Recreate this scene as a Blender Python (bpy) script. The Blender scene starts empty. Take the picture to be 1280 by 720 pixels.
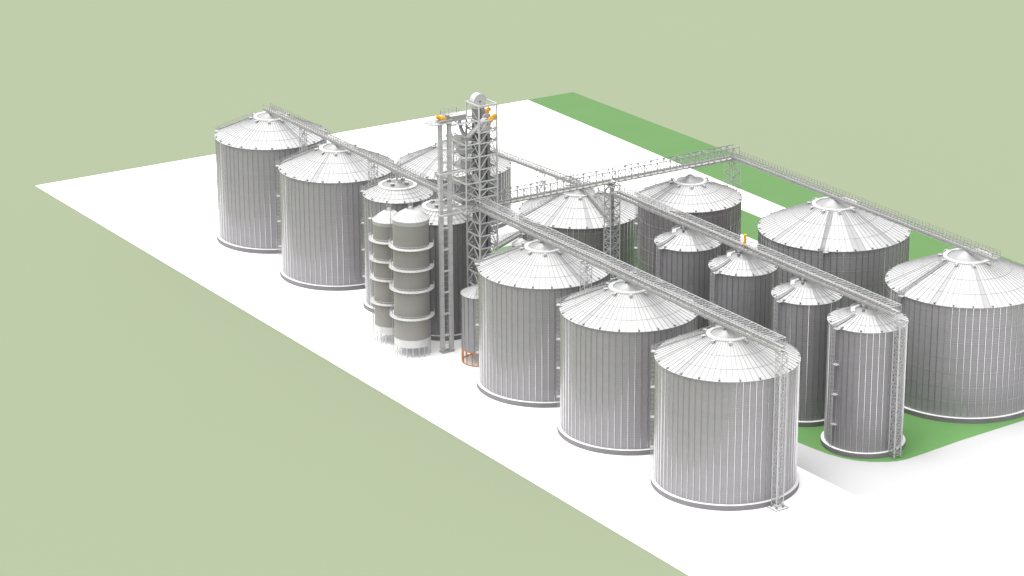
import bpy, math, random
from mathutils import Vector, Matrix
random.seed(7)
R = math.radians
COL = bpy.context.scene.collection
SC = bpy.context.scene

# ------------------------------------------------------------------ materials
def new_mat(name):
    m = bpy.data.materials.new(name); m.use_nodes = True
    nt = m.node_tree
    return m, nt, nt.nodes['Principled BSDF']

def noise_mat(name, c1, c2, scale=0.5, rough=0.6, metal=0.0, detail=4, spec=0.3, bump=0.0, coord='Object'):
    m, nt, b = new_mat(name)
    tc = nt.nodes.new('ShaderNodeTexCoord')
    n = nt.nodes.new('ShaderNodeTexNoise'); n.inputs['Scale'].default_value = scale; n.inputs['Detail'].default_value = detail
    nt.links.new(tc.outputs[coord], n.inputs['Vector'])
    r = nt.nodes.new('ShaderNodeValToRGB')
    r.color_ramp.elements[0].position = .3; r.color_ramp.elements[1].position = .7
    r.color_ramp.elements[0].color = (*c1, 1); r.color_ramp.elements[1].color = (*c2, 1)
    nt.links.new(n.outputs['Fac'], r.inputs['Fac'])
    nt.links.new(r.outputs['Color'], b.inputs['Base Color'])
    b.inputs['Roughness'].default_value = rough; b.inputs['Metallic'].default_value = metal
    b.inputs['Specular IOR Level'].default_value = spec
    if bump:
        bp = nt.nodes.new('ShaderNodeBump'); bp.inputs['Strength'].default_value = bump
        nt.links.new(n.outputs['Fac'], bp.inputs['Height']); nt.links.new(bp.outputs['Normal'], b.inputs['Normal'])
    return m

def g(v, t=0.0):  # neutral grey with slight warm tint
    return (v*(1+t), v, v*(1-t))

def wall_mat(name, base, dark, pitch=0.36, sheet=1.15, rough=.6, metal=.0, n_sheets=22):
    """galvanised corrugated sheet: fine horizontal corrugation, sheet seams and slightly different sheets"""
    m, nt, b = new_mat(name)
    N = nt.nodes; L = nt.links
    tc = N.new('ShaderNodeTexCoord'); sp = N.new('ShaderNodeSeparateXYZ'); L.new(tc.outputs['Object'], sp.inputs[0])
    def math_(op, a, bb=None, c=None):
        x = N.new('ShaderNodeMath'); x.operation = op
        for i, v in enumerate((a, bb, c)):
            if v is None: continue
            if isinstance(v, (int, float)): x.inputs[i].default_value = v
            else: L.new(v, x.inputs[i])
        return x.outputs[0]
    z = sp.outputs['Z']
    ang = math_('ARCTAN2', sp.outputs['Y'], sp.outputs['X'])
    row = math_('FLOOR', math_('DIVIDE', z, sheet))
    a2 = math_('ADD', math_('MULTIPLY', ang, n_sheets/(2*math.pi)), math_('MULTIPLY', math_('MODULO', row, 2.0), 0.5))
    colu = math_('FLOOR', a2)
    cb = N.new('ShaderNodeCombineXYZ'); L.new(row, cb.inputs[0]); L.new(colu, cb.inputs[1])
    wn = N.new('ShaderNodeTexWhiteNoise'); wn.noise_dimensions = '3D'; L.new(cb.outputs[0], wn.inputs['Vector'])
    corr = math_('SINE', math_('MULTIPLY', z, 2*math.pi/pitch))
    seam = math_('LESS_THAN', math_('FRACT', math_('DIVIDE', z, sheet)), 0.07)
    no = N.new('ShaderNodeTexNoise'); no.inputs['Scale'].default_value = .25; no.inputs['Detail'].default_value = 5
    L.new(tc.outputs['Object'], no.inputs['Vector'])
    fac = math_('ADD', math_('MULTIPLY', wn.outputs['Value'], .30), math_('MULTIPLY', no.outputs['Fac'], .35))
    fac = math_('ADD', fac, math_('MULTIPLY', corr, .20))
    fac = math_('SUBTRACT', fac, math_('MULTIPLY', seam, .22))
    fac = math_('ADD', fac, .2)
    r = N.new('ShaderNodeValToRGB'); r.color_ramp.elements[0].color = (*dark, 1); r.color_ramp.elements[1].color = (*base, 1)
    L.new(fac, r.inputs['Fac']); L.new(r.outputs['Color'], b.inputs['Base Color'])
    bp = N.new('ShaderNodeBump'); bp.inputs['Strength'].default_value = .3; bp.inputs['Distance'].default_value = .05
    L.new(corr, bp.inputs['Height']); L.new(bp.outputs['Normal'], b.inputs['Normal'])
    b.inputs['Roughness'].default_value = rough; b.inputs['Metallic'].default_value = metal
    return m

M = {}
M['plain']  = noise_mat('pale_green_plain', (.2075,.2395,.160), (.2088,.241,.1612), .01, 1.0, spec=.0)
M['yard']   = noise_mat('white_concrete', (.86,.86,.86), (.88,.88,.88), .05, .85, spec=.1)
M['road']   = noise_mat('light_concrete', (.455,.455,.456), (.465,.465,.466), .06, .85, spec=.1)
M['grass']  = noise_mat('lawn_green', (.096,.188,.071), (.101,.195,.075), .08, .95, spec=.05)
M['lawn']   = noise_mat('lawn_grass', (.122,.262,.092), (.132,.275,.099), .15, .95, spec=.05)
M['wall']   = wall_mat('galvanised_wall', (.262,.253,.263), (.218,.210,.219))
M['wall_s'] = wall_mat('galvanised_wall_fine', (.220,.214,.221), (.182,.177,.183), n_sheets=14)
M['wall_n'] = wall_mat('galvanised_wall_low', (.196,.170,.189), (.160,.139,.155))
M['rail']   = noise_mat('railing_steel', g(.20), g(.235), .5, .5, .1)
M['leg']    = noise_mat('elevator_casing', g(.40), g(.45), .3, .5, .1)
M['rib']    = noise_mat('galvanised_rib', (.50,.49,.50), (.56,.55,.56), .5, .22, .9)
M['wring']  = noise_mat('wall_ring', g(.27), g(.31), .5, .5)
M['roof']   = noise_mat('white_roof_sheet', g(.445), g(.475), .35, .40, .0, spec=.4)
M['roofrib']= noise_mat('roof_seam', g(.28), g(.32), .8, .5)
M['roofshade']= noise_mat('roof_sheet_painted_shade', g(.32), g(.345), .5, .5)  # roof sheet darkened: reflections and shading put into the colour
M['collar'] = noise_mat('collar_white', g(.60), g(.66), .6, .4)
M['cap']    = noise_mat('cap_metal', g(.29), g(.33), .8, .4, .2)
M['vent']   = noise_mat('vent_grey', g(.19), g(.24), 1., .5)
M['ventlt'] = noise_mat('vent_light', g(.42), g(.48), 1., .5)
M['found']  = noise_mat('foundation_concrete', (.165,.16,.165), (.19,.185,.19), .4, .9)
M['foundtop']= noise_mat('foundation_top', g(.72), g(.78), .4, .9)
M['steel']  = noise_mat('light_structure_steel', g(.31), g(.37), .5, .5, .1)
M['steelw'] = noise_mat('white_structure_steel', g(.44), g(.50), .5, .5, .0)
M['steeld'] = noise_mat('mid_grey_steel', (.21,.21,.212), (.26,.26,.262), .5, .5, .2)
M['casing'] = noise_mat('conveyor_casing', (.28,.274,.265), (.325,.318,.308), .4, .5, .1)
M['grate']  = noise_mat('walkway_grating', (.36,.347,.33), (.41,.396,.378), 3., .7)
M['beige']  = noise_mat('beige_bin_sheet', (.215,.205,.192), (.232,.221,.207), .15, .6, detail=2)
M['yellow'] = noise_mat('yellow_motor', (.62,.30,.005), (.70,.36,.01), 1., .45)
M['orange'] = noise_mat('rust_orange_frame', (.34,.14,.03), (.42,.17,.035), 1., .55)
M['dark']   = noise_mat('dark_gap', g(.07), g(.10), 1., .7)

# ------------------------------------------------------------------ mesh builder
class MB:
    def __init__(s): s.v = []; s.f = []; s.m = []; s.sm = []; s.mats = []
    def mi(s, mat):
        if mat not in s.mats: s.mats.append(mat)
        return s.mats.index(mat)
    def add(s, vs, fs, mat, smooth=False):
        o = len(s.v); s.v += [tuple(v) for v in vs]; k = s.mi(mat)
        for f in fs: s.f.append([o+i for i in f]); s.m.append(k); s.sm.append(smooth)
    def box(s, c, d, mat, rot=None):
        x, y, z = [e/2 for e in d]
        P = [Vector((i*x, j*y, k*z)) for i in (-1,1) for j in (-1,1) for k in (-1,1)]
        if rot is not None: P = [rot @ p for p in P]
        P = [p + Vector(c) for p in P]
        s.add(P, [(0,1,3,2),(4,6,7,5),(0,4,5,1),(2,3,7,6),(0,2,6,4),(1,5,7,3)], mat)
    def bar(s, a, b, w, mat, h=None):
        a, b = Vector(a), Vector(b); d = b-a; L = d.length
        if L < 1e-6: return
        d /= L; up = Vector((0,0,1)) if abs(d.z) < .95 else Vector((1,0,0))
        sx = d.cross(up).normalized(); sy = sx.cross(d).normalized()
        h = h or w
        P = []
        for e in (a, b):
            for i, j in ((-1,-1),(1,-1),(1,1),(-1,1)): P.append(e + sx*(i*w/2) + sy*(j*h/2))
        s.add(P, [(3,2,1,0),(4,5,6,7),(0,1,5,4),(1,2,6,5),(2,3,7,6),(3,0,4,7)], mat)
    def tube(s, pts, r, mat, n=12, cap=True):
        pts = [Vector(p) for p in pts]; rings = []; prev = None
        for i, p in enumerate(pts):
            d = (pts[min(i+1, len(pts)-1)] - pts[max(i-1, 0)]).normalized()
            if prev is None:
                up = Vector((0,0,1)) if abs(d.z) < .95 else Vector((1,0,0)); sx = d.cross(up).normalized()
            else: sx = (prev - d*prev.dot(d)).normalized()
            prev = sx; sy = sx.cross(d)
            rr = r[i] if isinstance(r, (list, tuple)) else r
            rings.append([p + sx*(rr*math.cos(2*math.pi*k/n)) + sy*(rr*math.sin(2*math.pi*k/n)) for k in range(n)])
        vs = [v for q in rings for v in q]; fs = []
        for i in range(len(rings)-1):
            for k in range(n): fs.append((i*n+k, i*n+(k+1)%n, (i+1)*n+(k+1)%n, (i+1)*n+k))
        s.add(vs, fs, mat, True)
        if cap: s.add(rings[0], [tuple(range(n))], mat); s.add(rings[-1], [tuple(range(n-1,-1,-1))], mat)
    def lathe(s, prof, n, mat, smooth=True, a0=0., a1=2*math.pi, c=(0,0)):
        full = abs(a1-a0-2*math.pi) < 1e-6; k = n if full else n+1
        vs = []
        for i in range(k):
            a = a0+(a1-a0)*i/n
            for r, z in prof: vs.append((c[0]+r*math.cos(a), c[1]+r*math.sin(a), z))
        m = len(prof); fs = []
        for i in range(n):
            j = (i+1) % k
            for q in range(m-1): fs.append((i*m+q, j*m+q, j*m+q+1, i*m+q+1))
        s.add(vs, fs, mat, smooth)
        if not full and m > 2:
            s.add(vs[:m], [tuple(range(m))], mat); s.add(vs[-m:], [tuple(range(m-1,-1,-1))], mat)
    def mesh(s, name):
        me = bpy.data.meshes.new(name); me.from_pydata(s.v, [], s.f)
        for m in s.mats: me.materials.append(M[m])
        me.polygons.foreach_set('material_index', s.m); me.polygons.foreach_set('use_smooth', s.sm)
        me.update(); return me
    def build(s, name, parent=None, loc=None, rotz=0):
        return put(name, s.mesh(name), parent, loc, rotz)

def put(name, me, parent=None, loc=None, rotz=0):
    o = bpy.data.objects.new(name, me); COL.objects.link(o)
    if parent is not None: o.parent = parent
    if loc is not None: o.location = loc
    if rotz: o.rotation_euler = (0, 0, rotz)
    return o

def tag(o, label, cat, group=None, kind=None):
    if label: o['label'] = label
    if cat: o['category'] = cat
    if group: o['group'] = group
    if kind: o['kind'] = kind
    return o
def empty(name, loc, label, cat, group=None):
    o = bpy.data.objects.new(name, None); COL.objects.link(o); o.location = loc
    o.empty_display_size = 1
    return tag(o, label, cat, group)

# ------------------------------------------------------------------ the ground
def sheet(name, poly, z, mat, label):
    b = MB(); b.add([(x, y, z) for x, y in poly], [tuple(range(len(poly)))], mat)
    o = b.build(name); o['kind'] = 'structure'; return o
def plate(name, poly, z0, z1, mat):
    n = len(poly); b = MB()
    b.add([(x,y,z0) for x,y in poly]+[(x,y,z1) for x,y in poly],
          [tuple(range(n, 2*n))]+[(i,(i+1)%n,n+(i+1)%n,n+i) for i in range(n)], mat)
    o = b.build(name); o['kind'] = 'structure'; return o
XL, YF, YB, YG = -198.0, -65.2, 87.4, 105.1
far_line = [(420,80.5),(-24.3,85.34),(-73.5,86.25),(-129,87.1),(-162.7,87.87),(XL,88.6)]
BIG = 6000
sheet('ground', [(-BIG,-BIG),(BIG,-BIG),(BIG,BIG),(-BIG,BIG)], -.004, 'plain', None)
sheet('yard', [(XL,-65.5),(90.6,-64.77),(420,-63.9)]+far_line, .0, 'yard', None)
sheet('grass_strip', far_line[::-1]+[(420,108.2),(-7,105.86),(-130,105),(XL,104.4)], .0, 'grass', None)
sheet('grass_strip', [(-90,63.8),(420,63.8),(420,76.2),(-90,76.2)], .004, 'grass', None)
sheet('road', [(-96,-16.8),(78.6,-16.7),(79.6,-14.5),(80.4,0.2),(81.4,7.5),(82.8,23),(87,59),(-96,59)], .004, 'road', None)
corner = [(-87.2,-9.6),(40,-9.6),(51.4,-8.95),(56,-8.4),(59.5,-7.75),(62.4,-6.8),(65,-5.4),(67.2,-3.4),(69.0,-.7),(69.9,1.3),(70.15,3.5),
          (69.7,9),(68.6,18.9),(67.4,37.4),(66.6,48),(65.6,57),(-87.2,57)]
sheet('lawn', corner, .008, 'lawn', None)

# ------------------------------------------------------------------ silos
def pol(r, a, z): return (r*math.cos(a), r*math.sin(a), z)
cache = {}
def cached(key, fn):
    if key not in cache: cache[key] = fn()
    return cache[key]

def foundation_mesh(Rr, ring, hb):
    b = MB(); Ro = Rr+ring
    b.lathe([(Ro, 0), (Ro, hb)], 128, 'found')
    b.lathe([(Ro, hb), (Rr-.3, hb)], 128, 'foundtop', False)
    return b.mesh('foundation')
def wall_mesh(Rr, hb, He, n, wm):
    b = MB()
    b.lathe([(Rr, hb), (Rr, He)], n*2, wm)
    for i in range(n):
        a = 2*math.pi*(i+.5)/n; w = .095; d = .12
        ca, sa = math.cos(a), math.sin(a); t = Vector((-sa, ca, 0)); e = Vector((ca, sa, 0))
        P = []
        for z in (hb+.02, He-.05):
            for (u, q) in ((-w,-.03),(w,-.03),(w*.55,d),(-w*.55,d)): P.append(e*(Rr+q)+t*u+Vector((0,0,z)))
        b.add(P, [(3,2,1,0),(4,5,6,7),(0,1,5,4),(1,2,6,5),(2,3,7,6),(3,0,4,7)], 'rib')
    return b.mesh('wall')
def roof_mesh(Rr, He, Rc, Hc, n, shade_wedges, curved):
    """radial sheets between raised seams, two lap rings, an eave skirt"""
    b = MB(); eo = .28; steps = 9
    def zz(r):
        t = (Rr+eo-r)/(Rr+eo-Rc)
        if curved: return He + (Hc-He)*(.80*t + .20*t**4)
        return He + (Hc-He)*t
    rs = [Rr+eo+(Rc-Rr-eo)*k/steps for k in range(steps+1)]
    for i in range(n):
        a0, a1 = 2*math.pi*i/n, 2*math.pi*(i+1)/n
        am = (a0+a1)/2
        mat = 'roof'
        for ga, gw in shade_wedges:  # wedges of shade painted onto the white roof, as azimuth and width
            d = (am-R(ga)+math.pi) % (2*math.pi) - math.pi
            if abs(d) < R(gw)/2: mat = 'roofshade'
        vs = []; fs = []
        for r in rs: vs += [pol(r,a0,zz(r)), pol(r,am,zz(r)), pol(r,a1,zz(r))]
        for k in range(steps):
            for q in (0,1): fs.append((k*3+q, k*3+q+1, k*3+q+4, k*3+q+3))
        b.add(vs, fs, mat, curved)
        # seam
        w = .035; e = Vector((-math.sin(a0), math.cos(a0), 0))
        P = []
        for k in range(0, steps+1, 3):
            r = rs[k]; c = Vector(pol(r, a0, zz(r)))
            P += [c-e*w-Vector((0,0,.02)), c-e*w+Vector((0,0,.11)), c+e*w+Vector((0,0,.11)), c+e*w-Vector((0,0,.02))]
        F = []
        for k in range(len(P)//4-1):
            o = k*4; F += [(o,o+4,o+5,o+1),(o+1,o+5,o+6,o+2),(o+2,o+6,o+7,o+3)]
        F.append((0,1,2,3))
        b.add(P, F, 'roofrib')
    for t in ((.30,.62) if not curved else (.45,)):
        r = Rr+eo+(Rc-Rr-eo)*t
        b.lathe([(r+.05, zz(r+.05)+.01),(r+.04, zz(r)+.05),(r-.04, zz(r)+.06),(r-.06, zz(r-.06)+.01)], n*2, 'roofrib', False)
    b.lathe([(Rr+eo, He-.02),(Rr+eo, He-.16),(Rr-.02, He-.2)], n*2, 'vent', False)
    return b.mesh('roof')
def cap_mesh(Rc, Hc, slope, curved):
    b = MB(); top = Hc + (Rc-.7)*slope*(1.0 if not curved else .8)
    b.lathe([(Rc+.35, Hc-.25), (Rc+.05, Hc+.02), (Rc-.6, Hc+.3), (.75, top), (.7, top+.35), (0.02, top+.42)], 48, 'cap')
    for k in range(16):
        a = 2*math.pi*k/16
        b.bar(pol(Rc-.95,a,Hc+.18), pol(.8,a,top+.03), .06, 'roofrib')
    return b.mesh('roof_cap'), top
def collar_mesh(Rc, Hc, a0=0, a1=2*math.pi):
    b = MB()
    prof = [(Rc-.42, Hc+.02),(Rc-.42, Hc+.16),(Rc+.40, Hc+.16),(Rc+.44, Hc+.02),(Rc+.3,Hc-.28),(Rc-.1,Hc-.28)]
    b.lathe(prof+[prof[0]], 64, 'collar', False, a0, a1)
    nl = 20
    for k in range(nl):
        a = a0+(a1-a0)*k/nl
        b.bar(pol(Rc+.40,a,Hc+.15), pol(Rc+.40,a,Hc+.62), .045, 'steelw')
    b.lathe([(Rc+.38,Hc+.6),(Rc+.42,Hc+.6),(Rc+.42,Hc+.64),(Rc+.38,Hc+.64),(Rc+.38,Hc+.6)], 64, 'steelw', False, a0, a1)
    return b.mesh('collar_walkway')
def eave_vent_mesh():
    b = MB(); b.box((0,0,.13),(.42,.28,.26),'vent'); b.box((.04,0,.29),(.5,.36,.06),'vent'); b.box((.22,0,.14),(.03,.22,.16),'dark')
    return b.mesh('roof_vent')
def hood_vent_mesh():
    b = MB(); b.box((0,0,.12),(.55,.50,.5),'vent'); b.box((.08,0,.40),(.82,.62,.14),'ventlt'); b.box((.42,0,.2),(.10,.60,.34),'ventlt'); return b.mesh('roof_hood')

def ladder_on_roof(b, Rr, He, Rc, Hc, curved, w=.7, rails=True):
    """stair up the roof at azimuth 0"""
    r0, r1 = Rr+.15, Rc+.35
    def zz(r):
        t = (Rr+.28-r)/(Rr+.28-Rc); return He+(Hc-He)*((.80*t+.20*t**4) if curved else t)
    N = 26; pts = [(r0+(r1-r0)*k/N) for k in range(N+1)]
    for s in (-1,1):
        for k in range(N):
            b.bar((pts[k], s*w/2, zz(pts[k])+.2),(pts[k+1], s*w/2, zz(pts[k+1])+.2), .08, 'steeld')
            if rails: b.bar((pts[k], s*w/2, zz(pts[k])+1.05),(pts[k+1], s*w/2, zz(pts[k+1])+1.05), .05, 'steel')
        if rails:
            for k in range(0,N+1,2): b.bar((pts[k], s*w/2, zz(pts[k])+.2),(pts[k], s*w/2, zz(pts[k])+1.05), .05, 'steel')
    for k in range(N+1): b.box((pts[k],0,zz(pts[k])+.2),(.16,w,.05),'steel')
def roof_ladder_mesh(Rr, He, Rc, Hc, curved, w, rails):
    b = MB(); ladder_on_roof(b, Rr, He, Rc, Hc, curved, w, rails); return b.mesh('roof_ladder')
def wall_ladder_mesh(Rr, hb, He):
    b = MB(); r = Rr+.45
    for s in (-1,1): b.bar((r, s*.28, hb),(r, s*.28, He+1.1), .07, 'steel')
    z = hb+.3
    while z < He+1: b.bar((r,-.28,z),(r,.28,z), .045, 'steel'); z += .45
    z = hb+2.6
    while z < He+.9:
        pts = [(r+.40*math.sin(math.pi*t/6)*1.7, -.38*math.cos(math.pi*t/6), z) for t in range(7)]
        for p, q in zip(pts, pts[1:]): b.bar(p, q, .05, 'steel')
        z += .95
    for y, x in ((-.3,.35),(0,.68),(.3,.35)): b.bar((r+x,y,hb+2.6),(r+x,y,He+.7), .045, 'steel')
    return b.mesh('wall_ladder')
def rest_platform_mesh():
    b = MB(); b.box((.45,0,0),(.95,1.2,.07),'steelw')
    for x, y in ((0.05,-.58),(.9,-.58),(.9,.58),(.05,.58)): b.bar((x,y,0),(x,y,1.05), .05, 'steel')
    for z in (.55,1.05):
        b.bar((.05,-.58,z),(.9,-.58,z),.045,'steel'); b.bar((.9,-.58,z),(.9,.58,z),.045,'steel'); b.bar((.9,.58,z),(.05,.58,z),.045,'steel')
    b.bar((.1,-.6,-.05),(-.2,-.6,-.8),.06,'steel'); b.bar((.1,.6,-.05),(-.2,.6,-.8),.06,'steel')
    return b.mesh('rest_platform')

def silo(kind, x, y, label, group, Rr, He, Rc, Hc, n, nv, nh, lad, shade_wedges=(), rings=0, curved=False, hb=1.05, ring=.72, ladw=.7, rail=True, open_collar=None):
    root = empty('grain_silo', (x, y, 0), label, 'silo', group)
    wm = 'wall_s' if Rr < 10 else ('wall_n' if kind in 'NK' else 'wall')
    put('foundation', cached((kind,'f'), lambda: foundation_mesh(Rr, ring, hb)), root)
    w = put('wall', cached((kind,'w'), lambda: wall_mesh(Rr, hb, He, n, wm)), root)
    if rings:
        def rm():
            b = MB(); b.lathe([(Rr-.01,-.03),(Rr+.07,-.03),(Rr+.07,.03),(Rr-.01,.03)], 128, 'wring', False); return b.mesh('stiffening_ring')
        for k in range(rings):
            z = hb + (He-hb)*(k+1)/(rings+.45)
            put('stiffening_ring', cached((kind,'r'), rm), w, (0,0,z))
    rf = put('roof', roof_mesh(Rr, He, Rc, Hc, n, shade_wedges, curved), root)
    slope = (Hc-He)/(Rr-Rc)
    if kind == 'S': slope = .26
    if (kind,'c') not in cache: cache[(kind,'c')] = cap_mesh(Rc-.3, Hc-.1, slope, curved)
    cm, top = cache[(kind,'c')]
    cp = put('roof_cap', cm, root)
    if kind == 'S':
        def hatch_s():
            b = MB(); b.tube([(0,0,-.1),(0,0,.4)], .5, 'vent', 12); b.tube([(.1,0,.4),(.1,0,.5)], .5, 'ventlt', 12); return b.mesh('roof_hatch')
        for a in (-60, -150, 30, 120): put('roof_hatch', cached('hatch_s', hatch_s), cp, pol(Rc*.58, R(a), Hc+Rc*.42*slope), R(a))
    if curved:
        put('collar_walkway', cached((kind,'cw'), lambda: collar_mesh(Rc, Hc, R(150), R(250))), root)
        def hatch():
            b = MB(); b.tube([(0,0,-.1),(.0,0,.3)], .30, 'vent', 12); b.tube([(0,0,.3),(0,0,.36)], .34, 'vent', 12); return b.mesh('roof_hatch')
        for a in (-75, -160, 40):
            put('roof_hatch', cached('hatch', hatch), cp, pol((Rc-.3)*.62, R(a), Hc+(Rc*.36)*slope), 0)
    else:
        put('collar_walkway', cached((kind,'cw'), lambda: collar_mesh(Rc, Hc)), root)
    for k in range(nv):
        a = 2*math.pi*(k+.35)/nv; put('roof_vent', cached('ev', eave_vent_mesh), rf, pol(Rr-.05, a, He+.05), a)
    for k in range(nh):
        a = 2*math.pi*(k+.2)/nh; r = Rc+.95
        put('roof_hood', cached('hv', hood_vent_mesh), rf, pol(r, a, Hc-(r-Rc)*slope), a)
    if lad is not None:
        a = R(lad)
        put('roof_ladder', cached((kind,'rl',ladw,rail), lambda: roof_ladder_mesh(Rr, He, Rc, Hc, curved, ladw, rail)), root, None, a)
        wl = put('wall_ladder', cached((kind,'wl'), lambda: wall_ladder_mesh(Rr, hb, He)), root, None, a)
        hs = [He-.1] + [hb+(He-hb)*t for t in (.2,.45,.7)]
        for z in hs: put('rest_platform', cached('rp', rest_platform_mesh), wl, (Rr+.1, .9, z))
    return root

GL = 'big corrugated steel silos of the front row'
L = dict(Rr=13.48, He=26.14, Rc=3.75, Hc=30.66, n=64, nv=22, nh=9)
Mm = dict(Rr=13.75, He=26.03, Rc=3.8, Hc=30.63, n=66, nv=22, nh=9)
silo('L', -125.86, -33.3, 'leftmost big grey silo, at the far end of the front row, against pale green ground', GL, lad=-141, shade_wedges=[(9.6,4)], **L)
silo('L', -93.07, -33.3, 'big grey silo second from the left, between the leftmost silo and the beige bins', GL, lad=-130, shade_wedges=[(-55,5),(-95.5,4),(-112,3)], **L)
silo('M', -4.61, -33.3, 'big grey silo just right of the tower, beside the small bin on orange legs', GL, lad=-137, shade_wedges=[(-119,5.5),(-82,4),(3.3,5),(-152,3)], **Mm)
silo('M', 26.39, -33.3, 'middle one of the three nearest big grey silos', GL, lad=-137, shade_wedges=[(-112.7,4),(-80,5),(5,4)], **Mm)
silo('M', 59.19, -33.3, 'nearest big silo at the bottom right, beside the mast with a white base plate', GL, lad=-139, shade_wedges=[(-113,5),(-80,5)], **Mm)
GS = 'small silos of the front row behind the beige bins'
S_ = dict(Rr=7.70, He=26.77, Rc=4.0, Hc=28.8, n=38, nv=12, nh=0, curved=False)
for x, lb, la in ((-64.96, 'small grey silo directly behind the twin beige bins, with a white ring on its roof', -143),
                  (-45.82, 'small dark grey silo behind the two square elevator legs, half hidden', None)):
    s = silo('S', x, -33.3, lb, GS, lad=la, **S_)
N_ = dict(Rr=14.2, He=14.0, Rc=4.0, Hc=18.75, n=68, nv=22, nh=9, rings=4)
GC = 'lower big silos behind the lattice tower'
silo('N', -114.6, 12.1, 'low big silo mostly hidden behind the lattice tower and elevator legs', GC, lad=-110, shade_wedges=[(-68,5),(-100,3)], **N_)
silo('N', -65.0, 16.5, 'low dark grey silo under the truss bridge, beside the stout middle mast', GC, lad=-102, shade_wedges=[(-66,5),(-23,4),(-142,2.5)], **N_)
silo('K', -31.4, 24.2, 'dark ringed silo farthest back, just below the right half of the truss bridge', None, Rr=11.65, He=24.75, Rc=3.45, Hc=28.55, n=56, nv=20, nh=9, rings=7, lad=-138, shade_wedges=[(-86,5),(7,4),(-100,4)])
GD = 'row of four small silos on the lawn'
D_ = dict(Rr=7.0, He=26.28, Rc=3.05, Hc=28.35, n=36, nv=12, nh=0, curved=True, ladw=.75, rail=False)
silo('D', -1.68, 1.83, 'leftmost silo of the row of four small dark silos under the middle conveyor', GD, lad=-92, shade_wedges=[(-15,14)], **D_)
silo('D', 17.91, 1.83, 'second small silo of the row of four, under the upright yellow motor', GD, lad=-92, shade_wedges=[(-15,14)], **D_)
silo('D', 39.37, 1.83, 'third small silo of the row of four, just behind the front one', GD, lad=-92, shade_wedges=[(-15,14)], **D_)
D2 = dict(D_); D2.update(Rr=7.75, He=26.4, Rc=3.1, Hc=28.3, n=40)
silo('G', 58.67, 1.83, 'front small silo at the rounded corner of the lawn, lattice mast on its right', GD, lad=-92, shade_wedges=[(-15,14)], **D2)
E_ = dict(Rr=16.46, He=24.93, Rc=4.62, Hc=30.45, n=74, nv=26, nh=10, rings=7)
GE = 'widest silos under the far right conveyor'
silo('E', 5.23, 36.58, 'widest dark silo at the back right, whole in view, stair facing the viewer', GE, lad=-48, shade_wedges=[(-89,4),(-19.6,7),(13.6,4)], ladw=.9, rail=False, **E_)
silo('E', 48.66, 36.58, 'widest silo on the lawn, cut by the right edge of the picture', GE, lad=-95, shade_wedges=[(-64,5),(-28,5),(-120,3),(0,4)], ladw=.8, **E_)

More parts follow.
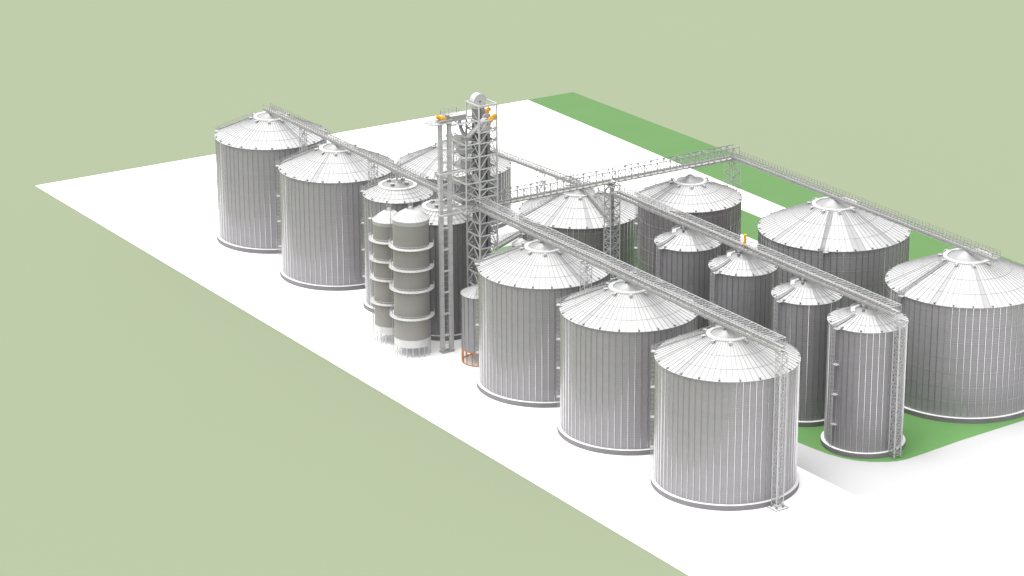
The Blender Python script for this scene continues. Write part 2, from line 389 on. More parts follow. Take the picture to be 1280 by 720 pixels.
# ------------------------------------------------------------------ conveyors
def frame_along(p0, p1):
    p0, p1 = Vector(p0), Vector(p1); d = p1-p0; L = d.length; d.normalize()
    side = d.cross(Vector((0,0,1))).normalized()  # to the right of travel
    up = side.cross(d).normalized()
    return p0, d, side, up, L
def railing(b, P, L, s, h0, h, mat='steel', step=1.25, w=.055, mids=2):
    n = max(1, round(L/step))
    for k in range(n+1):
        t = L*k/n; b.bar(P(t, s, h0), P(t, s, h0+h), w, mat)
    for k in range(mids+1): b.bar(P(0, s, h0+h*(k+1)/(mids+1)), P(L, s, h0+h*(k+1)/(mids+1)), w, mat)
    b.bar(P(0, s, h0+.08), P(L, s, h0+.08), .03, mat, .16)
def conveyor(label, p0, p1, width=2.4, casings=1, truss=.7, rail=1.1, spouts=(), drive=0, name='conveyor', group='grain conveyors with walkways over the silos', flip=1, roofed=0):
    """p0,p1: deck level end points (world)"""
    root = empty(name, p0, label, 'conveyor', group)
    o, d, s, u, L = frame_along((0,0,0), Vector(p1)-Vector(p0))
    s = s*flip
    def P(t, a, h): return d*t + s*a + u*h
    w2 = width/2
    # chain conveyor casing under the near edge of the walkway
    cw = .55; offs = [w2-.32] if casings == 1 else [w2-.32, -w2+.5]
    cd = .42
    for q in offs:
        b = MB()
        b.bar(P(0,q,-.08-cd/2), P(L,q,-.08-cd/2), cw, 'casing', cd)
        b.bar(P(0,q,-.04), P(L,q,-.04), cw+.1, 'steelw', .05)
        t = 0
        while t < L:
            b.bar(P(t,q,-.08-cd/2), P(t+.08,q,-.08-cd/2), cw+.10, 'steel', cd+.06); t += 2.4
        b.build('conveyor_casing', root)
    b = MB()
    n = max(2, round(L/1.1))
    for k in range(n+1): b.bar(P(L*k/n,-w2,0), P(L*k/n,w2,0), .07 if k%4 else .11, 'grate', .05)
    for q in (-.66,-.33,0,.33,.66): b.bar(P(0,q*w2,0), P(L,q*w2,0), .05, 'grate')
    b.build('walkway', root)
    for sd in (-1, 1):
        b = MB(); railing(b, P, L, sd*w2, 0, rail, 'rail', step=2.2 if roofed else 1.1, w=.055, mids=1); b.build('railing', root)
    b = MB()
    for sd in (-1, 1):
        b.bar(P(0,sd*w2,-.02), P(L,sd*w2,-.02), .07, 'steelw', .10)
        if sd < 0 or casings == 1: b.bar(P(0,sd*w2,-truss), P(L,sd*w2,-truss), .07, 'steel')
        n = max(2, round(L/1.2))
        for k in range(n):
            t0, t1 = L*k/n, L*(k+1)/n
            b.bar(P(t0,sd*w2,-.05 if k%2 else -truss), P(t1,sd*w2,-truss if k%2 else -.05), .045, 'steel')
            b.bar(P(t0,sd*w2,-.05), P(t0,sd*w2,-truss), .04, 'steel')
    b.build('support_truss', root)
    if roofed:
        b = MB(); n = max(2, round(L/1.0)); H = roofed
        for sd in (-1, 1):
            b.bar(P(0,sd*w2,H), P(L,sd*w2,H), .10, 'steelw')
            for k in range(n+1): b.bar(P(L*k/n,sd*w2,0), P(L*k/n,sd*w2,H), .075, 'steel')
        for k in range(n+1):
            b.bar(P(L*k/n,-w2,H), P(L*k/n,w2,H), .075, 'steelw')
            if k < n: b.bar(P(L*k/n,-w2 if k%2 else w2,H), P(L*(k+1)/n,w2 if k%2 else -w2,H), .06, 'steel')
        b.build('cage_frame', root)
    for t, h in spouts:
        b = MB(); base = P(t, offs[0], 0)
        b.tube([base+Vector((0,0,.1)), base+Vector((0,0,-.6)), Vector((base.x, base.y*0.2, -h))], [.3,.3,.26], 'steelw', 10)
        b.box((base.x, base.y, -.75), (.7,.7,.4), 'steel')
        for q in range(4):
            x = .7*(1 if q%2 else -1); y = .7*(1 if q//2 else -1)
            b.bar((P(t,0,0)+Vector((x,y,-.1))), (P(t,0,0)+Vector((x*1.2,y*1.2,-h-.1))), .1, 'steel')
        b.build('spout', root)
    if drive:
        t = 0 if drive < 0 else L
        b = MB(); q = offs[0]
        b.bar(P(t-.1,q,-.3), P(t+.5*(1 if drive > 0 else -1),q,-.3), .6, 'casing', .6)
        b.tube([P(t,q-.8,-.2), P(t,q,-.2)], .18, 'steelw', 10)
        b.build('drive_unit', root)
    return root

ZA = 32.5
conveyor('thin conveyor with railings running over the two leftmost silos to the tower', (-127.6,-33.3,ZA), (-35.7,-33.3,ZA), 2.0, 1, .55, 1.0,
         spouts=((1.8,1.0),(34.5,1.0),(62.6,2.4),(81.8,2.4)), drive=-1)
conveyor('double conveyor with railings from the tower over the three nearest big silos', (-30.2,-33.3,32.8), (75.2,-33.3,32.8), 2.6, 2, .62, 1.05, roofed=1.65,
         spouts=((25.6,1.0),(56.6,1.0),(89.4,1.0)), drive=1)
conveyor('low conveyor behind the tower, leading over the two low silos beneath the bridge', (-116.0,12.0,21.35), (-62.8,16.4,20.95), 2.2, 1, .6, 1.1,
         spouts=((1.5,.8),(51.3,.4)), drive=-1)
conveyor('double conveyor over the row of four small silos, from the middle mast of the bridge', (-29.4,1.83,30.35), (67.0,1.83,30.35), 2.6, 2, .5, 1.0, roofed=1.35,
         spouts=((27.7,.8),(47.3,.8),(68.8,.8),(88.1,.8)), drive=1)
conveyor('conveyor along the back right over the two widest silos, from the far mast', (-31.0,36.58,32.55), (57.2,36.58,32.55), 2.2, 1, .6, 1.1,
         spouts=((36.2,.9),(79.7,.9)), drive=1)
conveyor('steep conveyor sloping down over the roof of the low silo beside the middle mast', (-63.2,16.5,20.9), (-50.0,16.5,14.9), 1.9, 1, .4, .8, group=None)

# the two bridge spans
def bridge(label, y0, y1, x=-32., z=31.9, w=2.5, h=2.6, bay=1.75):
    root = empty('truss_bridge', (x, y0, z), label, 'bridge', 'truss bridge spans between the masts')
    L = y1-y0; n = round(L/bay); w2 = w/2
    for sd in (-1, 1):
        b = MB(); X = sd*w2
        b.bar((X,0,h),(X,L,h), .15, 'rail'); b.bar((X,0,0),(X,L,0), .14, 'steeld', .22)
        b.bar((X,0,1.05),(X,L,1.05), .05, 'steel')
        for k in range(n+1):
            y = L*k/n; b.bar((X,y,0),(X,y,h), .14 if k%2==0 else .09, 'steel')
            if k < n:
                ya = L*(k+1)/n
                b.bar((X,y,0 if k%2 else h),(X,ya,h if k%2 else 0), .11, 'steel')
                b.bar((X,y,h if k%2 else 0),(X,(y+ya)/2,h*.5), .08, 'steel')
        b.build('side_truss', root)
    b = MB()
    for k in range(0, n+1, 2):
        y = L*k/n; b.bar((-w2,y,h),(w2,y,h), .10, 'steel')
        if k+2 <= n: b.bar((-w2 if k%4 else w2,y,h),(w2 if k%4 else -w2,L*(k+2)/n,h), .07, 'steel')
    b.build('top_bracing', root)
    b = MB(); b.box((0,L/2,-.02),(w-.1,L,.07),'grate')
    for k in range(n+1): b.bar((-w2,L*k/n,-.12),(w2,L*k/n,-.12), .10, 'steel')
    for sd in (-1,1): b.bar((sd*w2,0,-.42),(sd*w2,L,-.42), .08, 'steel')
    for k in range(n):
        b.bar((w2,L*k/n,-.1 if k%2 else -.42),(w2,L*(k+1)/n,-.42 if k%2 else -.1), .05, 'steel')
    b.build('walkway', root)
    b = MB(); b.box((-.55,L/2,.20),(.6,L,.26),'casing')
    y = 0
    while y < L: b.box((-.55,y+.05,.20),(.7,.1,.34),'steel'); y += 3
    b.build('conveyor_casing', root)
    return root
bridge('long near span of the truss bridge, from the lattice tower to the middle mast', -28.4, 3.0)
bridge('far span of the truss bridge, from the middle mast to the far mast', 3.8, 37.6)

# ------------------------------------------------------------------ lattice masts
def mast(label, x, y, top, w, pitch=1.6, plate_=False, bar=.13, post=.08, mid=False):
    root = empty('lattice_mast', (x, y, 0), label, 'mast', 'lattice support masts of the conveyors')
    h = w/2; cs = [(-h,-h),(h,-h),(h,h),(-h,h)]
    for cx, cy in cs:
        b = MB(); b.bar((cx,cy,.0),(cx,cy,top), bar, 'steelw'); b.build('column', root)
    b = MB(); n = round(top/pitch)
    for k in range(n+1):
        z = top*k/n if k else .6
        for i in range(4):
            a, c = cs[i], cs[(i+1)%4]
            b.bar((*a,z),(*c,z), post, 'steel')
            if k < n:
                z2 = top*(k+1)/n
                if (k+i) % 2: a, c = c, a
                b.bar((*a,z),(*c,z2), post, 'steel')
    b.build('bracing', root)
    b = MB()
    if plate_:
        b.box((0,0,.05),(w+1.5,w+1.5,.10),'foundtop')
        b2 = MB()
        for cx, cy in cs: b2.box((cx,cy,.35),(.34,.34,.52),'vent')
        b2.build('anchor_block', root)
        for i in range(4):
            q = (w+1.5)/2; e = [(-q,-q),(q,-q),(q,q),(-q,q)]
            b.bar((*e[i],.12),(*e[(i+1)%4],.12), .12, 'steeld')
    else:
        for cx, cy in cs: b.box((cx,cy,.1),(.5,.5,.2),'steeld')
    b.build('base_plate', root)
    b = MB()
    for i in range(4): b.bar((*cs[i],top-.05),(*cs[(i+1)%4],top-.05), .16, 'steel')
    b.build('head_frame', root)
    return root
mast('slim lattice mast standing between the two leftmost silos', -109.4, -33.3, 31.7, 1.3)
mast('slim lattice mast between the second big silo and the small silo behind the beige bins', -76.2, -33.3, 31.7, 1.6)
mast('slim lattice mast between the first two big silos right of the tower', 10.9, -33.3, 31.5, 1.7)
mast('lattice mast with a white base plate in front of the nearest silo', 74.9, -32.6, 31.5, 1.6, 1.5, True, .13, .075)
mast('slim lattice mast seen under the low conveyor left of the bridge', -79.4, 15.1, 20.6, 1.5)
mast('stout lattice mast carrying the middle of the truss bridge, beside the low silo', -31.4, 2.6, 31.4, 2.5, 1.5, False, .18, .13)
mast('wide lattice mast at the far end of the bridge, seen against the green strip', -33.2, 37.6, 31.4, 2.6, 1.7, False, .12, .085)
mast('lattice mast with two dark footings beside the front small silo on the lawn', 67.9, 2.3, 28.6, 1.7, 1.3, False, .15, .09)
# grain downpipe in the middle mast
t = empty('grain_downpipe', (-31.3, 2.4, 0), 'dark vertical pipe hanging inside the stout middle mast under the bridge', 'pipe')
b = MB(); b.tube([(0,0,14),(0,0,31.3)], .42, 'steeld', 12); b.build('pipe', t)
b = MB(); b.box((0,0,31.0),(1.1,1.1,.7),'steeld'); b.build('inlet_box', t)

# ------------------------------------------------------------------ lattice tower
TX0, TX1, TY0, TY1 = -35.5, -30.3, -33.1, -28.6
levels = [55.0, 51.5, 49.1, 46.7, 43.8, 40.9, 38.1, 36.3, 34.5, 31.6, 28.6, 25.7, 22.8, 19.8, 16.9, 13.9, 11, 8.1, 5.1, 2.2]
tw = empty('lattice_tower', (TX0, TY0, 0), 'tall open steel lattice tower in the middle, holding the grain elevators', 'tower')
W, D = TX1-TX0, TY1-TY0
cs = [(0,0),(W,0),(W,D),(0,D)]
for cx, cy in cs:
    b = MB(); b.bar((cx,cy,0),(cx,cy,55.1), .30, 'steelw'); b.box((cx,cy,.15),(.8,.8,.3),'steeld'); b.build('column', tw)
br = MB()
for k, z in enumerate(levels):
    fb = MB()
    for i in range(4):
        a, c = cs[i], cs[(i+1)%4]; fb.bar((*a,z),(*c,z), .24, 'steelw', .26)
        if k+1 < len(levels) and k > 0:
            z2 = levels[k+1]; m = ((a[0]+c[0])/2, (a[1]+c[1])/2)
            if z-z2 < 2.2: z2 -= 0
            br.bar((*m,z-.1),(*a,z2), .17, 'steelw'); br.bar((*m,z-.1),(*c,z2), .17, 'steelw')
    fb.build('floor_beam', tw)
for i in range(4):
    a, c = cs[i], cs[(i+1)%4]
    br.bar((*a,54.9),(*c,51.6),.10,'steel')
    br.bar((*a,2.1),(*c,.1),.14,'steel')
br.build('bracing', tw)
AY = -36.5-TY0
for cx in (0, W):
    b = MB(); b.bar((cx,AY,31.5),(cx,AY,47.9 if cx else 46.8), .22, 'steelw'); b.bar((cx,AY,31.6),(cx,0,28.8), .16, 'steel'); b.build('bay_column', tw)
bl = [46.8, 43.9, 41.0, 38.1, 34.5, 31.6]
for k, z in enumerate(bl):
    b = MB(); b.bar((0,AY,z),(W,AY,z), .2, 'steelw'); b.bar((0,AY,z),(0,0,z), .2, 'steelw'); b.bar((W,AY,z),(W,0,z), .2, 'steelw')
    if k+1 < len(bl):
        b.bar((W,AY,bl[k+1]),(W,0,z), .11, 'steel'); b.bar((0,AY,bl[k+1]),(0,0,z), .11, 'steel')
    b.build('bay_beam', tw)
    if k in (1, 4): continue
    b = MB(); x0 = -2.4 if k in (0, 2) else 0.
    b.box(((x0+W*.5)/2, AY/2, z+.14), (W*.5-x0, -AY-.2, .06), 'grate')
    pts = [(W,AY),(x0,AY),(x0,-.1)]
    for p, q in zip(pts, pts[1:]):
        for h in (.55,1.1): b.bar((*p,z+.15+h),(*q,z+.15+h), .055, 'steel')
        n = max(1, round((Vector(q)-Vector(p)).length/1.1))
        for m_ in range(n+1):
            e = Vector(p)+(Vector(q)-Vector(p))*m_/n; b.bar((e.x,e.y,z+.15),(e.x,e.y,z+1.25), .055, 'steel')
        b.bar((*p,z+.1),(*q,z+.1), .12, 'steelw', .2)
    b.build('platform', tw)
b = MB(); z = 51.5      # top landing towards the twin legs
b.box((-1.0, AY/2-.2, z+.14), (6.4, -AY+.6, .08), 'grate')
pts = [(2.2,AY-.5),(-4.2,AY-.5),(-4.2,.1),(0,.1)]
for p, q in zip(pts, pts[1:]):
    for h in (.55,1.1): b.bar((*p,z+.15+h),(*q,z+.15+h), .055, 'steel')
    n = max(1, round((Vector(q)-Vector(p)).length/1.1))
    for m_ in range(n+1):
        e = Vector(p)+(Vector(q)-Vector(p))*m_/n; b.bar((e.x,e.y,z+.15),(e.x,e.y,z+1.25), .055, 'steel')
    b.bar((*p,z+.05),(*q,z+.05), .14, 'steelw', .22)
for x in (-3.8, 0, 2): b.bar((x,AY-.4,z),(max(x,0),0,z-2.3), .10, 'steel')
b.build('platform', tw)
for z in (46.7, 41.0, 38.1, 34.5, 31.6):
    b = MB()
    x0 = -2.4 if z in (46.7, 41.0) else -.2
    b.box(((x0+W*.42)/2, D/2, z+.16), (W*.42-x0, D-.3, .06), 'grate')
    pts = [(W*.42,.1),(x0,.1),(x0,D-.1),(W*.42,D-.1)]
    for p, q in zip(pts, pts[1:]):
        for h in (.55,1.1): b.bar((*p,z+.18+h),(*q,z+.18+h), .055, 'steel')
        n = max(1, round((Vector(q)-Vector(p)).length/1.1))
        for k in range(n+1):
            e = Vector(p)+(Vector(q)-Vector(p))*k/n; b.bar((e.x,e.y,z+.18),(e.x,e.y,z+1.28), .055, 'steel')
        b.bar((*p,z+.1),(*q,z+.1), .12, 'steelw', .2)
    if x0 < -1:
        for y in (.3,D-.3): b.bar((x0+.1,y,z),(0,y,z-1.8), .09, 'steel')
    b.build('platform', tw)
# zig-zag stair in the tower's left rear bay
b = MB()
zs = [z for z in levels if z < 51][::1]
for k in range(len(zs)-1):
    y0, y1 = (D-1.3, D-.4) if k%2 else (D-.4, D-1.3)
    xa, xb = (.6, W-.6) if k%2 else (W-.6, .6)
    yy = D-.5 if k%2 else D-1.25
    for s in (-.3,.3): b.bar((xa,yy+s,zs[k+1]+.2),(xb,yy+s,zs[k]+.2), .09, 'steel')
    for s in (-.3,.3): b.bar((xa,yy+s,zs[k+1]+1.1),(xb,yy+s,zs[k]+1.1), .045, 'steel')
b.build('stair', tw)

def elevator(label, x, y, legs, top, cw, cd, head, motor, group='bucket elevators', gy=None, hr=1.5, rotm=0):
    root = empty('bucket_elevator', (x, y, 0), label, 'elevator', group)
    for lx, ly in legs:
        b = MB(); b.box((lx,ly,top/2),(cw,cd,top),'steeld' if head != 'box' else 'leg')
        z = 1.2
        while z < top: b.box((lx,ly,z),(cw+.14,cd+.14,.09),'steel'); z += 2.4
        b.build('leg_casing', root)
    cx = sum(l[0] for l in legs)/len(legs); cy = sum(l[1] for l in legs)/len(legs)
    b = MB(); xs = [l[0] for l in legs]; ys = [l[1] for l in legs]
    bw, bd = max(xs)-min(xs)+cw+.25, max(ys)-min(ys)+cd+.25
    b.box((cx,cy,.2),(bw,bd,.4),'casing'); b.build('boot', root)
    b = MB(); n = 28
    if head == 'round':     # drum shaped hood, axis along local x
        prof = [(hr*math.cos(math.pi*k/n), hr*math.sin(math.pi*k/n)) for k in range(n+1)] + [(-hr*.85,-1.6),(hr*.85,-1.6)]
        wd = cw*.55
        for sgn, in ((1,),):
            v = [(cx-wd, cy+p, top+q) for p, q in prof] + [(cx+wd, cy+p, top+q) for p, q in prof]; m_ = len(prof)
            b.add(v, [tuple(range(m_)), tuple(range(2*m_-1,m_-1,-1))]+[(i,(i+1)%m_, (i+1)%m_+m_, i+m_) for i in range(m_)], 'steelw')
        for q in (-1,1):
            rim = [(cx+q*(wd+.04), cy+hr*.98*math.cos(a), top+hr*.98*math.sin(a)) for a in [math.pi*k/n for k in range(n+1)]]
            b.tube(rim, .07, 'steelw', 6)
        b.tube([(cx-wd-.25,cy,top),(cx+wd+.25,cy,top)], .22, 'steeld', 12)
    else:
        b.box((cx,cy,top+.15),(bw,bd,.5),'casing'); b.box((cx,cy+.75,top+.7),(.7,.75,1.4),'steeld'); b.box((cx,cy,top+.43),(bw+.1,bd+.1,.07),'steel')
    b.build('head_hood', root)
    for p, q in motor:
        b = MB(); p, q = Vector(p), Vector(q); d = (q-p).normalized(); Lm = (q-p).length
        b.tube([p, p+d*Lm*.72], .48, 'yellow', 14); b.tube([p+d*Lm*.72, q], .44, 'yellow', 14)
        b.bar(p+d*Lm*.1, p+d*Lm*.45, 1.0, 'yellow', .98)
        for k in range(5): b.tube([p+d*(Lm*(.74+.05*k)), p+d*(Lm*(.75+.05*k))], .47, 'yellow', 14)
        b.build('drive_motor', root)
    return root
# two free-standing legs left of the tower
e = elevator('twin square elevator legs standing free left of the tower, yellow motor on their head', -32.3, -40.6, [(-.2,-1.02),(.2,1.02)], 52.3, .80, .80, 'box',
             [((.0,.3,52.7),(-.5,-1.7,53.6))])
b = MB()
z = 4.
while z < 51: b.box((0,0,z),(.35,1.3,.35),'steelw'); z += 4.9
for z in [2+1.3*k for k in range(38)]: b.bar((.05,-.5,z),(.05,.5,z),.07,'steel')
b.build('cross_tie', e)
b = MB(); b.box((-.6,-1.2,52.2),(3.2,5.0,.1),'steelw')
for_edge = ((-2.2,-3.7),(1,-3.7),(1,1.3),(-2.2,1.3))
for i in range(4): b.bar((*for_edge[i],52.15),(*for_edge[(i+1)%4],52.15),.16,'steelw',.25)
for a, c in (((-2.2,-3.7),(1,-3.7)),((-2.2,-3.7),(-2.2,1.3)),((1,-3.7),(1,-.2)),((-2.2,1.3),(1,1.3))):
    for h in (.55,1.1): b.bar((*a,52.25+h),(*c,52.25+h),.05,'steel')
    n = 4
    for k in range(n+1):
        q = Vector(a)+(Vector(c)-Vector(a))*k/n; b.bar((q.x,q.y,52.25),(q.x,q.y,53.35),.05,'steel')
b.build('head_platform', e)
for z in (31.6, 40.9):     # tie beams to the tower
    b = MB(); b.bar((.7,-1.6,z),(.7,7.5,z), .34, 'steelw', .4); b.bar((-.7,-1.6,z),(-.7,7.5,z), .2, 'steelw', .3); b.bar((-.7,-1.6,z),(.7,-1.6,z), .25,'steelw',.3)
    b.build('tie_beam', e)
# walkway and horizontal conveyor between head and tower
c = empty('transfer_conveyor', (-33.0, -39.0, 51.4), 'short grey box conveyor from the twin legs across to the tower top', 'conveyor')
b = MB(); b.box((-.6,2.3,.9),(.85,4.2,1.2),'casing'); b.box((-.6,2.3,1.53),(1.0,4.3,.07),'steelw'); b.build('conveyor_casing', c)
b = MB(); b.box((.3,2.9,-.3),(1.3,6.6,.1),'steelw')
for h in (.3,.8):b.bar((.95,-.3,h),(.95,6.0,h),.05,'steel')
for k in range(7): b.bar((.95,k,-.3),(.95,k,.8),.05,'steel')
b.build('walkway', c)
# three elevators inside the tower
elevator('tallest bucket elevator in the tower, its big round white head above the top frame', -34.0, -31.0, [(0,-.75),(0,.75)], 55.2, 1.4, .9, 'round', [], hr=1.6)
elevator('bucket elevator in the tower with the nearer yellow motor', -31.6, -31.3, [(0,-.1),(0,1.15)], 50.6, 1.0, .72, 'round', [((.6,1.0,51.0),(1.2,2.5,52.6))], hr=1.15)
elevator('bucket elevator in the back of the tower with the farther yellow motor', -33.2, -29.6, [(0,-.45),(0,.45)], 51.3, .8, .62, 'round', [((-.3,.1,52.3),(-.2,1.2,53.3))], hr=1.0)

# chutes and hoppers in the tower
def chute(label, pts, r, mat='steel', name='grain_chute', box=None):
    o = Vector(pts[0]); b = MB(); root = empty(name, o, label, 'chute', 'chutes around the tower')
    b.tube([Vector(p)-o for p in pts], r, mat, 12); b.build('pipe', root)
    b = MB()
    for i in (0, -1):
        p = Vector(pts[i])-o; q = Vector(pts[1 if i == 0 else -2])-o; d = (q-p).normalized()
        b.tube([p, p+d*.15], (r if not isinstance(r,(list,tuple)) else r[i])+.12, 'steelw', 12)
    b.build('flange', root); return root
chute('thick straight chute sloping down outside the upper tower to a junction box', [(-30.9,-32.4,50.6),(-31.4,-32.9,49.9),(-33.0,-34.6,47.5)], .36, 'steelw')
chute('slim straight chute running parallel beside the thick sloping one', [(-31.7,-32.4,50.6),(-33.7,-34.6,47.5)], .24, 'steelw')
chute('bent round pipe curving under the top platform on the left of the tower', [(-36.2,-34.3,51.2),(-36.3,-34.3,50.2),(-35.9,-34.3,49.2),(-34.9,-34.4,48.4),(-33.6,-34.5,47.8)], .40, 'steel')
chute('bright sloping pipe inside the lower half of the tower', [(-32.8,-33.3,39.3),(-32.4,-33.0,38.6),(-31.0,-32.0,36.4)], [.45,.5,.36], 'steelw')
def hopper(label, x, y, z, w, h, name='hopper_box'):
    root = empty(name, (x,y,z), label, 'hopper', 'hoppers around the tower')
    b = MB(); b.box((0,0,h/2),(w,w,h),'casing'); b.box((0,0,h+.04),(w+.2,w+.2,.08),'steelw'); b.build('body', root)
    b = MB(); b.tube([(0,0,-h*.9),(0,0,0)], [w*.18,w*.62], 'steel', 4); b.build('cone', root)
    return root
hopper('square junction box at the foot of the sloping chutes', -33.2, -34.8, 46.9, 1.3, 1.0)
hopper('large grey distribution hopper on the left side of the tower', -33.5, -34.9, 44.3, 2.6, 1.0)
hopper('grey box with a cone below the large hopper', -33.0, -34.9, 41.2, 1.6, 1.5)

conveyor('short dark conveyor entering the tower from the left behind the elevator legs', (-46.5,-33.9,36.5), (-35.7,-33.9,36.5), 1.5, 1, .3, .3, group=None, spouts=((.8,3.2),))

# ------------------------------------------------------------------ twin beige bins
def beige_bin(label, x, y, Rr, lv, lad):
    apex, t1, t0, rings, b1, b0 = lv
    root = empty('hopper_bin', (x, y, 0), label, 'bin', 'beige hopper bins on white legs')
    b = MB(); b.lathe([(Rr,b1),(Rr,t0)], 72, 'beige')
    for k in range(9):
        z = b1+(t0-b1)*(k+1)/10; b.lathe([(Rr,z-.02),(Rr+.025,z),(Rr,z+.02)], 72, 'beige', False)
    b.build('body', root)
    b = MB(); b.lathe([(Rr+.06,t0-.02),(Rr+.06,t1)], 72, 'steel'); b.lathe([(Rr+.12,t1-.1),(Rr+.12,t1+.05),(Rr+.0,t1+.1)], 72, 'steelw', False); b.build('top_band', root)
    rf = MB(); n = 28; rf.lathe([(Rr+.1,t1),(Rr*.72,t1+(apex-t1)*.40),(Rr*.4,t1+(apex-t1)*.74),(.45,apex-.2),(.4,apex+.15),(.02,apex+.2)], n*2, 'roof')
    for k in range(n):
        a = 2*math.pi*k/n; rf.bar(pol(Rr+.1,a,t1+.03), pol(Rr*.72,a,t1+(apex-t1)*.40+.03), .05, 'roofrib'); rf.bar(pol(Rr*.72,a,t1+(apex-t1)*.40+.03), pol(.5,a,apex-.17), .05, 'roofrib')
    r_ = rf.build('roof', root)
    h = MB()
    for k in range(8):
        a = 2*math.pi*k/8; h.bar(pol(.55,a,apex-.1), pol(.55,a,apex+.9), .05, 'steel')
    for z in (.45,.9): h.lathe([(.53,apex+z),(.57,apex+z),(.57,apex+z+.05),(.53,apex+z+.05),(.53,apex+z)], 16, 'steel', False)
    h.build('railing', r_)
    b = MB(); b.lathe([(Rr+.05,b0),(Rr+.05,b1+.02)], 72, 'steelw'); b.lathe([(Rr-.05,b0+.5),(.6,b0+1.2)], 48, 'roof'); b.build('bottom_band', root)
    nl = 18
    lm = MB(); lm.bar((0,0,0),(0,0,b0+.1), .10, 'steelw'); lm.box((0,0,.05),(.3,.3,.1),'steelw'); lm.bar((0,0,b0-.6),(-.05,.25,b0), .06,'steel'); lm.bar((0,0,b0-.6),(-.05,-.25,b0), .06,'steel')
    me = lm.mesh('leg')
    for k in range(nl):
        a = 2*math.pi*(k+.5)/nl; put('leg', me, root, pol(Rr-.05, a, 0), a)
    a0, a1 = R(-215), R(70)
    for z in rings:
        b = MB(); Ro = Rr+.95
        b.lathe([(Rr+.02,z-.1),(Ro,z-.1),(Ro,z+.05),(Rr+.02,z+.05),(Rr+.02,z-.1)], 60, 'collar', False, a0, a1)
        n = 26
        w_ = b.build('ring_walkway', root)
        b = MB()
        for k in range(n+1):
            a = a0+(a1-a0)*k/n; b.bar(pol(Ro-.03,a,z), pol(Ro-.03,a,z+.75), .05, 'steelw')
        for h in (.38,.75): b.lathe([(Ro-.06,z+h),(Ro,z+h),(Ro,z+h+.05),(Ro-.06,z+h+.05),(Ro-.06,z+h)], 60, 'steelw', False, a0, a1)
        for k in range(n):
            a = a0+(a1-a0)*(k+.5)/n; b.bar(pol(Rr+.05,a,z-.7), pol(Ro-.1,a,z-.1), .07, 'steel')
        b.build('railing', w_)
    b = MB(); a = R(lad); e = Vector((math.cos(a), math.sin(a), 0)); t = Vector((-e.y, e.x, 0))
    for s in (-.25,.25): b.bar(e*(Rr+.35)+t*s+Vector((0,0,.2)), e*(Rr+.35)+t*s+Vector((0,0,t1+1.1)), .08, 'steel')
    z = .6
    while z < t1+.9: b.bar(e*(Rr+.35)-t*.25+Vector((0,0,z)), e*(Rr+.35)+t*.25+Vector((0,0,z)), .05, 'steel'); z += .45
    b.box(tuple(e*(Rr+.5)+Vector((0,0,t1-.1))), (.9,.9,.1), 'steelw')
    b.build('ladder', root)
    return root
beige_bin('front beige hopper bin of the pair, slightly larger, white legs and four ring walkways', -36.24, -47.0, 3.97, (33.3, 31.0, 30.1, (24.9,20.1,15.3,9.0), 4.0, 2.3), -125)
beige_bin('rear beige hopper bin of the pair, half hidden behind the front one on the left', -45.9, -46.8, 3.6, (30.4, 28.1, 27.3, (23.7,19.3,15.0,9.4), 4.0, 2.4), -132)

# ------------------------------------------------------------------ small bin on an orange frame
ob = empty('outload_bin', (-23.5,-37.3,0), 'small grey bin on an orange leg frame, partly behind a big silo', 'bin')
r0, zb, zt, za = 4.15, 3.2, 15.7, 17.6
b = MB(); b.lathe([(r0,zb),(r0,zt)], 64, 'wall_s')
for k in range(20):
    a = 2*math.pi*k/20; b.bar(pol(r0+.05,a,zb), pol(r0+.05,a,zt), .13, 'rib')
b.build('wall', ob)
b = MB(); b.lathe([(r0+.2,zt-.05),(r0+.2,zt+.05),(.5,za),(.45,za+.3),(.02,za+.35)], 60, 'roof')
for k in range(28): a = 2*math.pi*k/28; b.bar(pol(r0+.2,a,zt+.08), pol(.5,a,za+.03), .06, 'roofrib')
b.lathe([(r0+.2,zt-.05),(r0,zt-.15)], 60, 'vent', False)
b.build('roof', ob)
b = MB(); b.lathe([(r0-.1,zb+.05),(.5,.9),(.5,.5)], 48, 'cap'); b.build('hopper_cone', ob)
lm = MB(); lm.bar((0,0,0),(0,0,zb), .17, 'orange'); me = lm.mesh('leg')
for k in range(18): a = 2*math.pi*k/18; put('leg', me, ob, pol(r0,a,0), a)
b = MB()
for z in (.12, zb-.05): b.lathe([(r0-.1,z-.09),(r0+.1,z-.09),(r0+.1,z+.09),(r0-.1,z+.09),(r0-.1,z-.09)], 64, 'orange', False)
b.build('ring_beam', ob)

# ------------------------------------------------------------------ small bin and inclined conveyor behind the tower
sb = empty('dust_bin', (-62.0, -2.0, 0), 'small white roofed bin seen under the double conveyor behind the tower', 'bin')
b = MB(); b.lathe([(2.0,0),(2.0,9.8)], 40, 'wall_s'); b.build('wall', sb)
b = MB(); b.lathe([(2.15,9.7),(2.15,9.85),(.3,11.1),(.02,11.15)], 40, 'roof'); b.build('roof', sb)
conveyor('short sloping conveyor with railings rising to the small white roofed bin', (-64.,-8.2,9.3), (-63.0,-1.6,12.1), 1.5, 1, .4, 1.0, group=None)

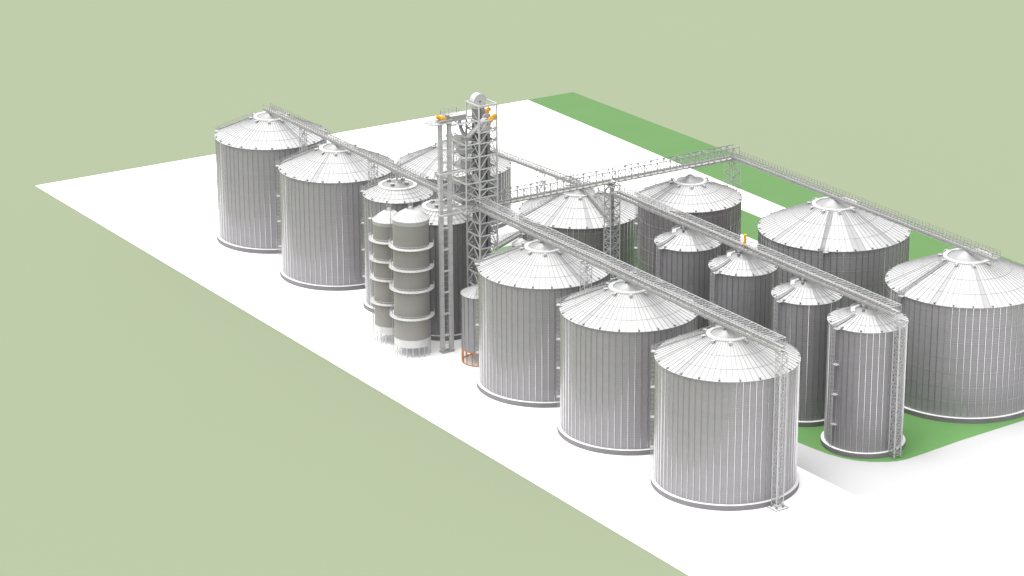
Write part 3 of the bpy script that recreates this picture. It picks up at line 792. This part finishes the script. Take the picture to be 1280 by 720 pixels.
# ------------------------------------------------------------------ upright yellow motor on the D conveyor
ym = empty('gear_motor', (18.8, 1.5, 30.3), 'upright yellow gear motor standing on the conveyor above the second small silo', 'motor')
b = MB(); b.tube([(0,0,.9),(0,0,2.6)], .30, 'yellow', 14); b.tube([(0,0,2.6),(0,0,3.1)], .36, 'yellow', 14); b.box((0,0,.75),(.75,.75,.35),'yellow'); b.build('motor_body', ym)
b = MB(); b.tube([(0,0,0),(0,0,.7)], .16, 'steeld', 8)
for q in range(4): b.bar((.5*(1 if q%2 else -1),.5*(1 if q//2 else -1),-.5),(.35*(1 if q%2 else -1),.35*(1 if q//2 else -1),.7), .08, 'steeld')
b.build('stand', ym)

# ------------------------------------------------------------------ light and sky
SUN_EL, SUN_AZ = 75.0, -112.0      # azimuth in the xy plane, where the sun stands
w = bpy.data.worlds.new('World'); SC.world = w; w.use_nodes = True
nt = w.node_tree; bg = nt.nodes['Background']
sky = nt.nodes.new('ShaderNodeTexSky'); sky.sky_type = 'NISHITA'; sky.sun_disc = False
sky.sun_elevation = R(SUN_EL); sky.sun_rotation = R(90-SUN_AZ)
sky.air_density = 1.0; sky.dust_density = 3.0; sky.ozone_density = 1.0
hs = nt.nodes.new('ShaderNodeHueSaturation'); hs.inputs['Saturation'].default_value = .04
nt.links.new(sky.outputs['Color'], hs.inputs['Color']); nt.links.new(hs.outputs['Color'], bg.inputs['Color'])
bg.inputs['Strength'].default_value = .15
sl = bpy.data.lights.new('sun', 'SUN'); sl.energy = .8; sl.angle = R(70); sl.color = (1, .985, .96)
so = bpy.data.objects.new('sun', sl); COL.objects.link(so)
dirv = Vector((math.cos(R(SUN_EL))*math.cos(R(SUN_AZ)), math.cos(R(SUN_EL))*math.sin(R(SUN_AZ)), math.sin(R(SUN_EL))))
so.rotation_euler = dirv.to_track_quat('Z', 'Y').to_euler(); so.location = (0, 0, 120)

# ------------------------------------------------------------------ camera
fw = Vector((-0.79489875, 0.51089573, -0.32729425)); rt = Vector((0.54172148, 0.84055032, -0.00360581)); up = Vector((-0.27326510, 0.18016857, 0.94491559))
cam = bpy.data.cameras.new('camera'); cam.lens = 98.3735; cam.sensor_width = 36; cam.clip_start = 1; cam.clip_end = 20000
co = bpy.data.objects.new('camera', cam); COL.objects.link(co)
mt = Matrix((( rt.x, up.x, -fw.x, 460.0), (rt.y, up.y, -fw.y, -340.0), (rt.z, up.z, -fw.z, 214.244), (0,0,0,1)))
co.matrix_world = mt
SC.camera = co

vs = SC.view_settings
vs.view_transform = 'Standard'; vs.look = 'None'; vs.exposure = 1.2; vs.gamma = 1; vs.use_curve_mapping = False
SC.cycles.max_bounces = 6; SC.cycles.diffuse_bounces = 4
